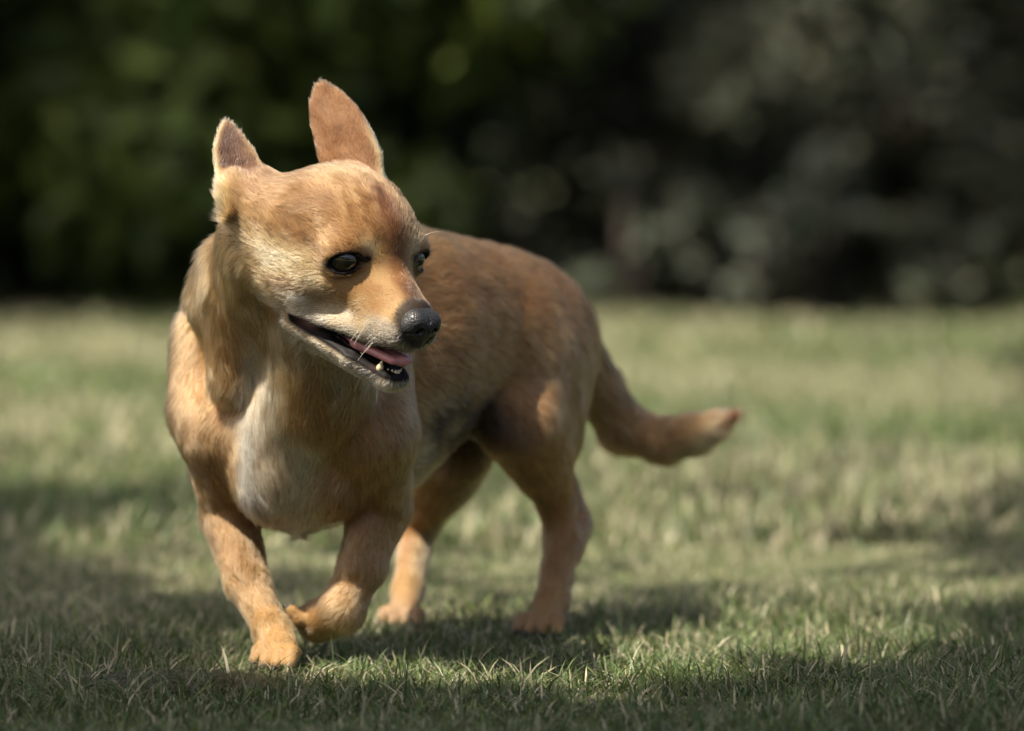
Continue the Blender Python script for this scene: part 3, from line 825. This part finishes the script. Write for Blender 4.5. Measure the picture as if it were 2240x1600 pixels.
parts.append(blades(x, y, rng.uniform(0.018, 0.032, n), rng.uniform(0.0007, 0.0020, n), np.clip(rng.normal(0.8, 0.35, n), 0.1, 1.6), grass_tint(x, y) * 1.1, 3))
V, F, Tn, o_ = [], [], [], 0
for v, f, t in parts:
    V.append(v); F.append(f + o_); Tn.append(t); o_ += len(v)
me = mesh_np('grass', np.concatenate(V), np.concatenate(F)); vcolor(me, 'tint', np.concatenate(Tn))
obj('grass', me, m_grass, kind='stuff', label='short mown grass blades, green mixed with dry straw', category='grass')
print('GRASS TRIS', sum(map(len, F)))

# loose heap of dry clippings in front of the planted paw
n = 500; x = rng.normal(-0.176, 0.035, n); y = rng.normal(2.415, 0.022, n)
ct = np.array([.12, .12, .065]) * rng.uniform(0.4, 1.8, (n, 1))
v, f, t = blades(x, y, rng.uniform(0.015, 0.03, n), rng.uniform(0.0007, 0.0014, n), rng.uniform(1.6, 2.6, n), ct, 3)
hz = 0.003 * np.exp(-((v[:, 0] + 0.176) / 0.04)**2 - ((v[:, 1] - 2.415) / 0.04)**2) * np.repeat(rng.uniform(0.3, 1.1, n), 7)
v[:, 2] = ground_z(v[:, 0], v[:, 1]) + 0.004 + hz + np.abs(v[:, 2] - GZ) * 0.3
me = mesh_np('grass_clippings', v, f); vcolor(me, 'tint', t)
obj('grass_clippings', me, m_grass, kind='stuff', label='small heap of dry grass clippings beside the planted front paw', category='clippings')

# ------------------------------------------------------------------ shrubs and trees
m_leaf = leaf_mat('shrub_leaf', 0.5, 0.25, 0.22)
m_bark = mat_plain('bark', (.030, .024, .019), 0.85, 0.2, noise=(14, (.055, .046, .036)), bump=0.8, bscale=40)
m_bark.node_tree.nodes['Bump'].inputs['Distance'].default_value = 0.02
def leaves_mesh(name, c, nrm, size, tint, asp=0.45):
    """folded pointed leaves: centres c, normals nrm"""
    n = len(c)
    nrm = nrm / np.linalg.norm(nrm, axis=1)[:, None]
    t = np.cross(nrm, rng.normal(size=(n, 3))); t /= np.linalg.norm(t, axis=1)[:, None]
    s = np.cross(nrm, t); L = size[:, None]; W = L * asp * 0.5
    V = np.stack([c - t * L * 0.5, c + s * W - t * L * 0.05 + nrm * L * 0.08, c + t * L * 0.5 - nrm * L * 0.12, c - s * W - t * L * 0.05 + nrm * L * 0.08], 1).reshape(-1, 3)
    i = (np.arange(n) * 4)[:, None]
    F = np.concatenate([i + np.array([[0, 1, 2]]), i + np.array([[0, 2, 3]])])
    me = mesh_np(name, V, F, False); vcolor(me, 'tint', np.repeat(tint, 4, axis=0))
    return me
def branch(path, r0, r1, nseg=7): return tube(path, r0, r1, nseg)
def wood(root_xyz, limbs):
    V, F, o = [], [], 0
    for path, r0, r1 in limbs:
        v, f = branch(path, r0, r1); V.append(v); F.append(f + o); o += len(v)
    return np.concatenate(V), np.concatenate(F)
def shrub(name, label, loc, rad, nl, size, tint, tvar=0.35, bright=0.0, clumps=26, asp=0.45, group='shrubs along the back of the lawn', seed=0, z0=0.03):
    global rng
    r = np.random.default_rng(100 + seed)
    base = bpy.data.objects.new(name, None); COL.objects.link(base); base.location = (loc[0], loc[1], GZ)
    base['label'] = label; base['category'] = 'shrub'; base['group'] = group
    rad = np.array(rad)
    # clumps sit near the outside of the crown
    d = r.normal(size=(clumps, 3)); d /= np.linalg.norm(d, axis=1)[:, None]
    cc = d * rad * r.uniform(0.35, 0.95, (clumps, 1)); cc[:, 2] += rad[2]
    cc[:, 2] = r.uniform(0.06, 2 * rad[2], clumps) * r.uniform(0.5, 1, clumps)
    limbs = []
    for c in cc:
        k = r.normal(0, 0.05, 3); k[2] = 0
        p0 = np.array([r.normal(0, 0.05), r.normal(0, 0.05), 0.0])
        mid = c * np.array([0.45, 0.45, 0.55]) + k
        limbs.append(([p0, p0 + (mid - p0) * 0.5, mid, c * 0.8 + 0.2 * mid, c], 0.018, 0.004))
    v, f = wood(loc, limbs)
    obj('stems', mesh_np('stems', v, f), m_bark, base)
    ci = r.integers(0, clumps, nl)
    q = r.normal(size=(nl, 3)); q /= np.linalg.norm(q, axis=1)[:, None]
    cr = 0.36 * rad.mean() * r.uniform(0.6, 1.3, clumps)
    pos = cc[ci] + q * (cr[ci] * r.uniform(0.25, 1, nl)**0.6)[:, None] * np.array([1, 1, 0.85])
    ok = pos[:, 2] > z0; pos, q, ci = pos[ok], q[ok], ci[ok]; m = len(pos)
    nr = q * 0.5 + np.array([0, -0.25, 0.6]) + r.normal(0, 0.45, (m, 3))
    tv = 1.35 * np.array(tint) * r.uniform(1 - tvar, 1 + tvar, (m, 1)) * (r.uniform(0.45, 1.0, (clumps, 1)) * np.where(r.random((clumps, 1)) < 0.3, 1.9, 1.0))[ci] + r.normal(0, 0.006, (m, 3))
    if bright:
        bsel = r.random(m) < bright; tv[bsel] = np.array([.17, .22, .05]) * r.uniform(0.7, 1.2, (bsel.sum(), 1))
    keep = rng; rng = r
    me = leaves_mesh('foliage', pos, nr, size * r.uniform(0.6, 1.3, m), np.clip(tv, 0.008, 0.5), asp); rng = keep
    obj('foliage', me, m_leaf, base)
    return base
HED = 8.05
def hedge_y(x): return HED + 0.28 * x
G1, G2, G3 = (.055, .078, .020), (.050, .075, .028), (.055, .063, .044)
specs = [
 ('broadleaf_shrub', 'dark green shrub at the far left edge behind the lawn', -1.35, (0.62, 0.55, 1.0), 6500, 0.075, (.045, .064, .020), 0.02),
 ('broadleaf_shrub', 'yellow-green broad-leaved shrub behind the dog\'s ears', -0.42, (0.58, 0.5, 0.95), 7000, 0.085, (.066, .095, .024), 0.10),
 ('grey_leaved_shrub', 'grey-green shrub with purplish tinge right of the dog\'s head', 0.32, (0.55, 0.5, 0.9), 8000, 0.048, (.050, .054, .036), 0.0),
 ('grey_leaved_shrub', 'dark grey-green shrub near the right edge of the photograph', 1.10, (0.6, 0.55, 1.0), 8000, 0.048, (.036, .042, .028), 0.0),
 ('broadleaf_shrub', 'green shrub left of the picture along the hedge line', -2.5, (0.65, 0.55, 1.0), 4000, 0.085, G2, 0.02),
 ('broadleaf_shrub', 'green shrub right of the picture along the hedge line', 2.15, (0.65, 0.55, 1.0), 4000, 0.085, G2, 0.02),
]
for i, (nm, lb, x, rad, nl, sz, ti_, brt) in enumerate(specs):
    shrub(nm, lb, (x, hedge_y(x) + 0.55), rad, nl, sz, ti_, bright=brt, seed=i)
backs = [(-2.0, 'tall dark evergreen shrub behind the left end of the hedge'), (-0.75, 'tall dark evergreen shrub behind the yellow-green shrub'), (0.7, 'tall dark evergreen shrub behind the grey-green shrubs'), (2.0, 'tall dark evergreen shrub behind the right end of the hedge')]
for i, (x, lb) in enumerate(backs):
    shrub('evergreen_shrub', lb, (x, hedge_y(x) + 1.75), (1.0, 0.7, 1.25), 10000, 0.10, (.028, .040, .015), seed=40 + i, clumps=36, group='tall evergreens behind the hedge')
# clipped hedge closing the garden at the back
hb_ = bpy.data.objects.new('hedge', None); COL.objects.link(hb_); hb_.location = (0, 12.6, GZ)
hb_['label'] = 'long dark hedge closing the garden behind all the shrubs'; hb_['category'] = 'hedge'
nh = 42000
hp2 = np.stack([rng.uniform(-8, 8, nh), rng.uniform(-0.45, 0.45, nh), rng.uniform(0.02, 2.6, nh)], 1)
hp2[:, 1] += 0.12 * np.sin(hp2[:, 0] * 2.1) + 0.28 * hp2[:, 0]
obj('foliage', leaves_mesh('foliage', hp2, np.array([0, -0.5, 0.5]) + rng.normal(0, 0.5, (nh, 3)), rng.uniform(0.08, 0.14, nh), np.array([.022, .032, .012]) * rng.uniform(0.6, 1.4, (nh, 1)), 0.6), m_leaf, hb_)
st_ = [([np.array([x_, 0.28 * x_, 0.0]), np.array([x_ + 0.05, 0.28 * x_, 1.0]), np.array([x_, 0.28 * x_, 2.3])], 0.03, 0.01) for x_ in np.linspace(-7.5, 7.5, 31)]
v, f = wood(None, st_); obj('stems', mesh_np('stems', v, f), m_bark, hb_)
# unseen hedge added behind the camera to darken eye reflections and cut fill light
hb_ = bpy.data.objects.new('hedge', None); COL.objects.link(hb_); hb_.location = (0, -5.2, GZ)
hb_['label'] = 'unseen leafy hedge added behind the viewer for its reflection in the eyes'; hb_['category'] = 'hedge'
nh = 14000
hp2 = np.stack([rng.uniform(-7, 7, nh), rng.uniform(-0.35, 0.35, nh), rng.uniform(0.02, 2.3, nh)], 1)
obj('foliage', leaves_mesh('foliage', hp2, np.array([0, 0.5, 0.5]) + rng.normal(0, 0.5, (nh, 3)), rng.uniform(0.10, 0.18, nh), np.array([.04, .06, .02]) * rng.uniform(0.6, 1.4, (nh, 1)), 0.6), m_leaf, hb_)
st_ = [([np.array([x_, 0, 0.0]), np.array([x_ + 0.05, 0, 1.0]), np.array([x_, 0, 2.1])], 0.03, 0.01) for x_ in np.linspace(-6.5, 6.5, 21)]
v, f = wood(None, st_); obj('stems', mesh_np('stems', v, f), m_bark, hb_)
low = [(0.22, 0.16, 0.30, G3, 'low pale grey-green plant at the hedge foot, right of the dog\'s back'),
       (0.50, 0.14, 0.36, (.060, .068, .050), 'low silvery plant at the hedge foot, middle of the three'),
       (0.76, 0.16, 0.22, (.060, .068, .045), 'low pale plant at the hedge foot, rightmost of the three')]
for i, (x, r_, h_, ti_, lb) in enumerate(low):
    shrub('low_plant', lb, (x, hedge_y(x) - 0.05), (r_, r_, h_ * 0.55), 420, 0.055, ti_, seed=70 + i, clumps=9, asp=0.4, group='low plants at the hedge foot')

# trees outside the picture whose crowns shade the lawn and the hedge
SL = SUN_TO / SUN_TO[2]
gap_n = Noise2(51, 7.0)
def tree(name, label, foot, crown, rad, nl, size, lit, core, seed):
    r = np.random.default_rng(seed)
    base = bpy.data.objects.new(name, None); COL.objects.link(base); base.location = (foot[0], foot[1], GZ)
    base['label'] = label; base['category'] = 'tree'; base['group'] = 'shade trees around the lawn'
    foot = np.array([foot[0], foot[1], 0.0]); crown = np.array(crown); rad = np.array(rad)
    cl = 46
    d = r.normal(size=(cl, 3)); d /= np.linalg.norm(d, axis=1)[:, None]
    cc = crown + d * rad * r.uniform(0.3, 0.95, (cl, 1))
    q = r.normal(size=(nl, 3)); q /= np.linalg.norm(q, axis=1)[:, None]
    ci = r.integers(0, cl, nl)
    pos = cc[ci] + q * (0.42 * rad.mean()**0.8 * r.uniform(0.2, 1, nl)**0.5)[:, None]
    g = pos - SL[None] * pos[:, 2:3]                       # where each leaf's shadow lands on the lawn
    keep = r.random(nl) > lit(g[:, 0], g[:, 1])
    fork = foot + np.array([0, 0, 1.0]) * min(2.2, crown[2] * 0.45) + 0.15 * (crown - foot) * np.array([1, 1, 0])
    limbs = [([foot, foot + (fork - foot) * 0.5 + r.normal(0, 0.04, 3), fork], 0.17, 0.11)]
    for c in cc[::2]:
        for tr in range(14):                                # find a way round the gap in the crown
            m = fork + (c - fork) * 0.5 + np.array([0, 0, 0.3]) + r.normal(0, 0.15 + 0.12 * tr, 3) * np.array([1, 1, 0.6])
            path = [fork, fork + (m - fork) * 0.5, m, m + (c - m) * 0.6, c]
            sp = np.concatenate([path[i] + (path[i + 1] - path[i]) * np.linspace(0, 1, 9)[:, None] for i in range(4)])
            gg = sp - SL[None] * sp[:, 2:3]
            if core(gg[:, 0], gg[:, 1]).max() < 0.3:
                limbs.append((path, 0.06, 0.01)); break
    v, f = wood(foot, limbs)
    obj('trunk', mesh_np('trunk', v - foot, f), m_bark, base)
    pos, q = pos[keep], q[keep]; m = len(pos)
    tv = np.array([.055, .085, .022]) * r.uniform(0.6, 1.4, (m, 1))
    obj('crown', leaves_mesh('crown', pos - foot, q * 0.4 + np.array([0, 0, 0.8]) + r.normal(0, 0.4, (m, 3)), size * r.uniform(0.7, 1.3, m), tv, 0.6), m_leaf, base)
hed_n = Noise2(53, 16.0)
def lit_hedge(x, y): return np.where((y < 7.35) & (np.abs(x) < 3), 0.97, np.where(hed_n(x, y) > 0.6, 0.92, 0.12))
def core_hedge(x, y): return np.where((y < 7.35) & (np.abs(x) < 3), 0.97, 0.1)
dap_n = Noise2(52, 52.0)
def core_lawn(x, y):
    return ((((x - 0.06) / 0.28)**2 + ((y - 2.62) / 0.22)**2 < 1) | ((y > 2.85) & (np.abs(x - 0.12) < 0.11 * y))).astype(float)
def lit_lawn(x, y):
    n = gap_n(x, y); dp = dap_n(x, y)
    r_head = np.sqrt(((x + 0.02) / 0.19)**2 + ((y - 2.52) / 0.125)**2)      # the gap the head stands in
    head = 1 / (1 + np.exp((r_head - 1) / 0.05))
    r_body = np.sqrt(((x - 0.05) / 0.25)**2 + ((y - 2.68) / 0.21)**2)
    bodyp = 1 / (1 + np.exp((r_body - 1) / 0.06)) * (1.0 - 0.25 * (dp > 1.2))
    far = 1 / (1 + np.exp(-(y - 2.76 + 0.06 * n) / 0.05)) / (1 + np.exp((np.abs(x - 0.08 - 0.05 * n) - 0.125 * y) / 0.07))
    p = np.maximum.reduce([head, bodyp, far * (0.985 - 0.3 * (dp > 1.1))])
    p = np.maximum(p, 0.6 * (dp > 1.25))
    return np.clip(p * 1.03, 0, 1)
tree('shade_tree', 'broad-leaved tree left of the camera shading the near lawn', (-3.0, -1.0), (-1.6, 0.9, 3.7), (2.6, 2.6, 0.9), 26000, 0.10, lit_lawn, core_lawn, 301)
tree('shade_tree', 'broad-leaved tree at the hedge shading the shrubs', (-4.4, 9.0), (-2.0, 7.45, 4.4), (3.0, 1.5, 1.2), 22000, 0.11, lit_hedge, core_hedge, 302)
def lit_right(x, y): return np.where(x < 0.105 * y + 0.06 * gap_n(x, y), 1.0, np.where(dap_n(x, y) > 1.0, 0.7, 0.05))
def core_right(x, y): return ((x < 0.105 * y) & (x > -1.5)).astype(float)
tree('shade_tree', 'unseen broad-leaved tree added right of the lawn to shade its right edge', (2.6, 5.2), (0.35, 4.2, 3.9), (1.6, 2.2, 0.8), 12000, 0.10, lit_right, core_right, 303)  # added out of view to darken the right side of the lawn
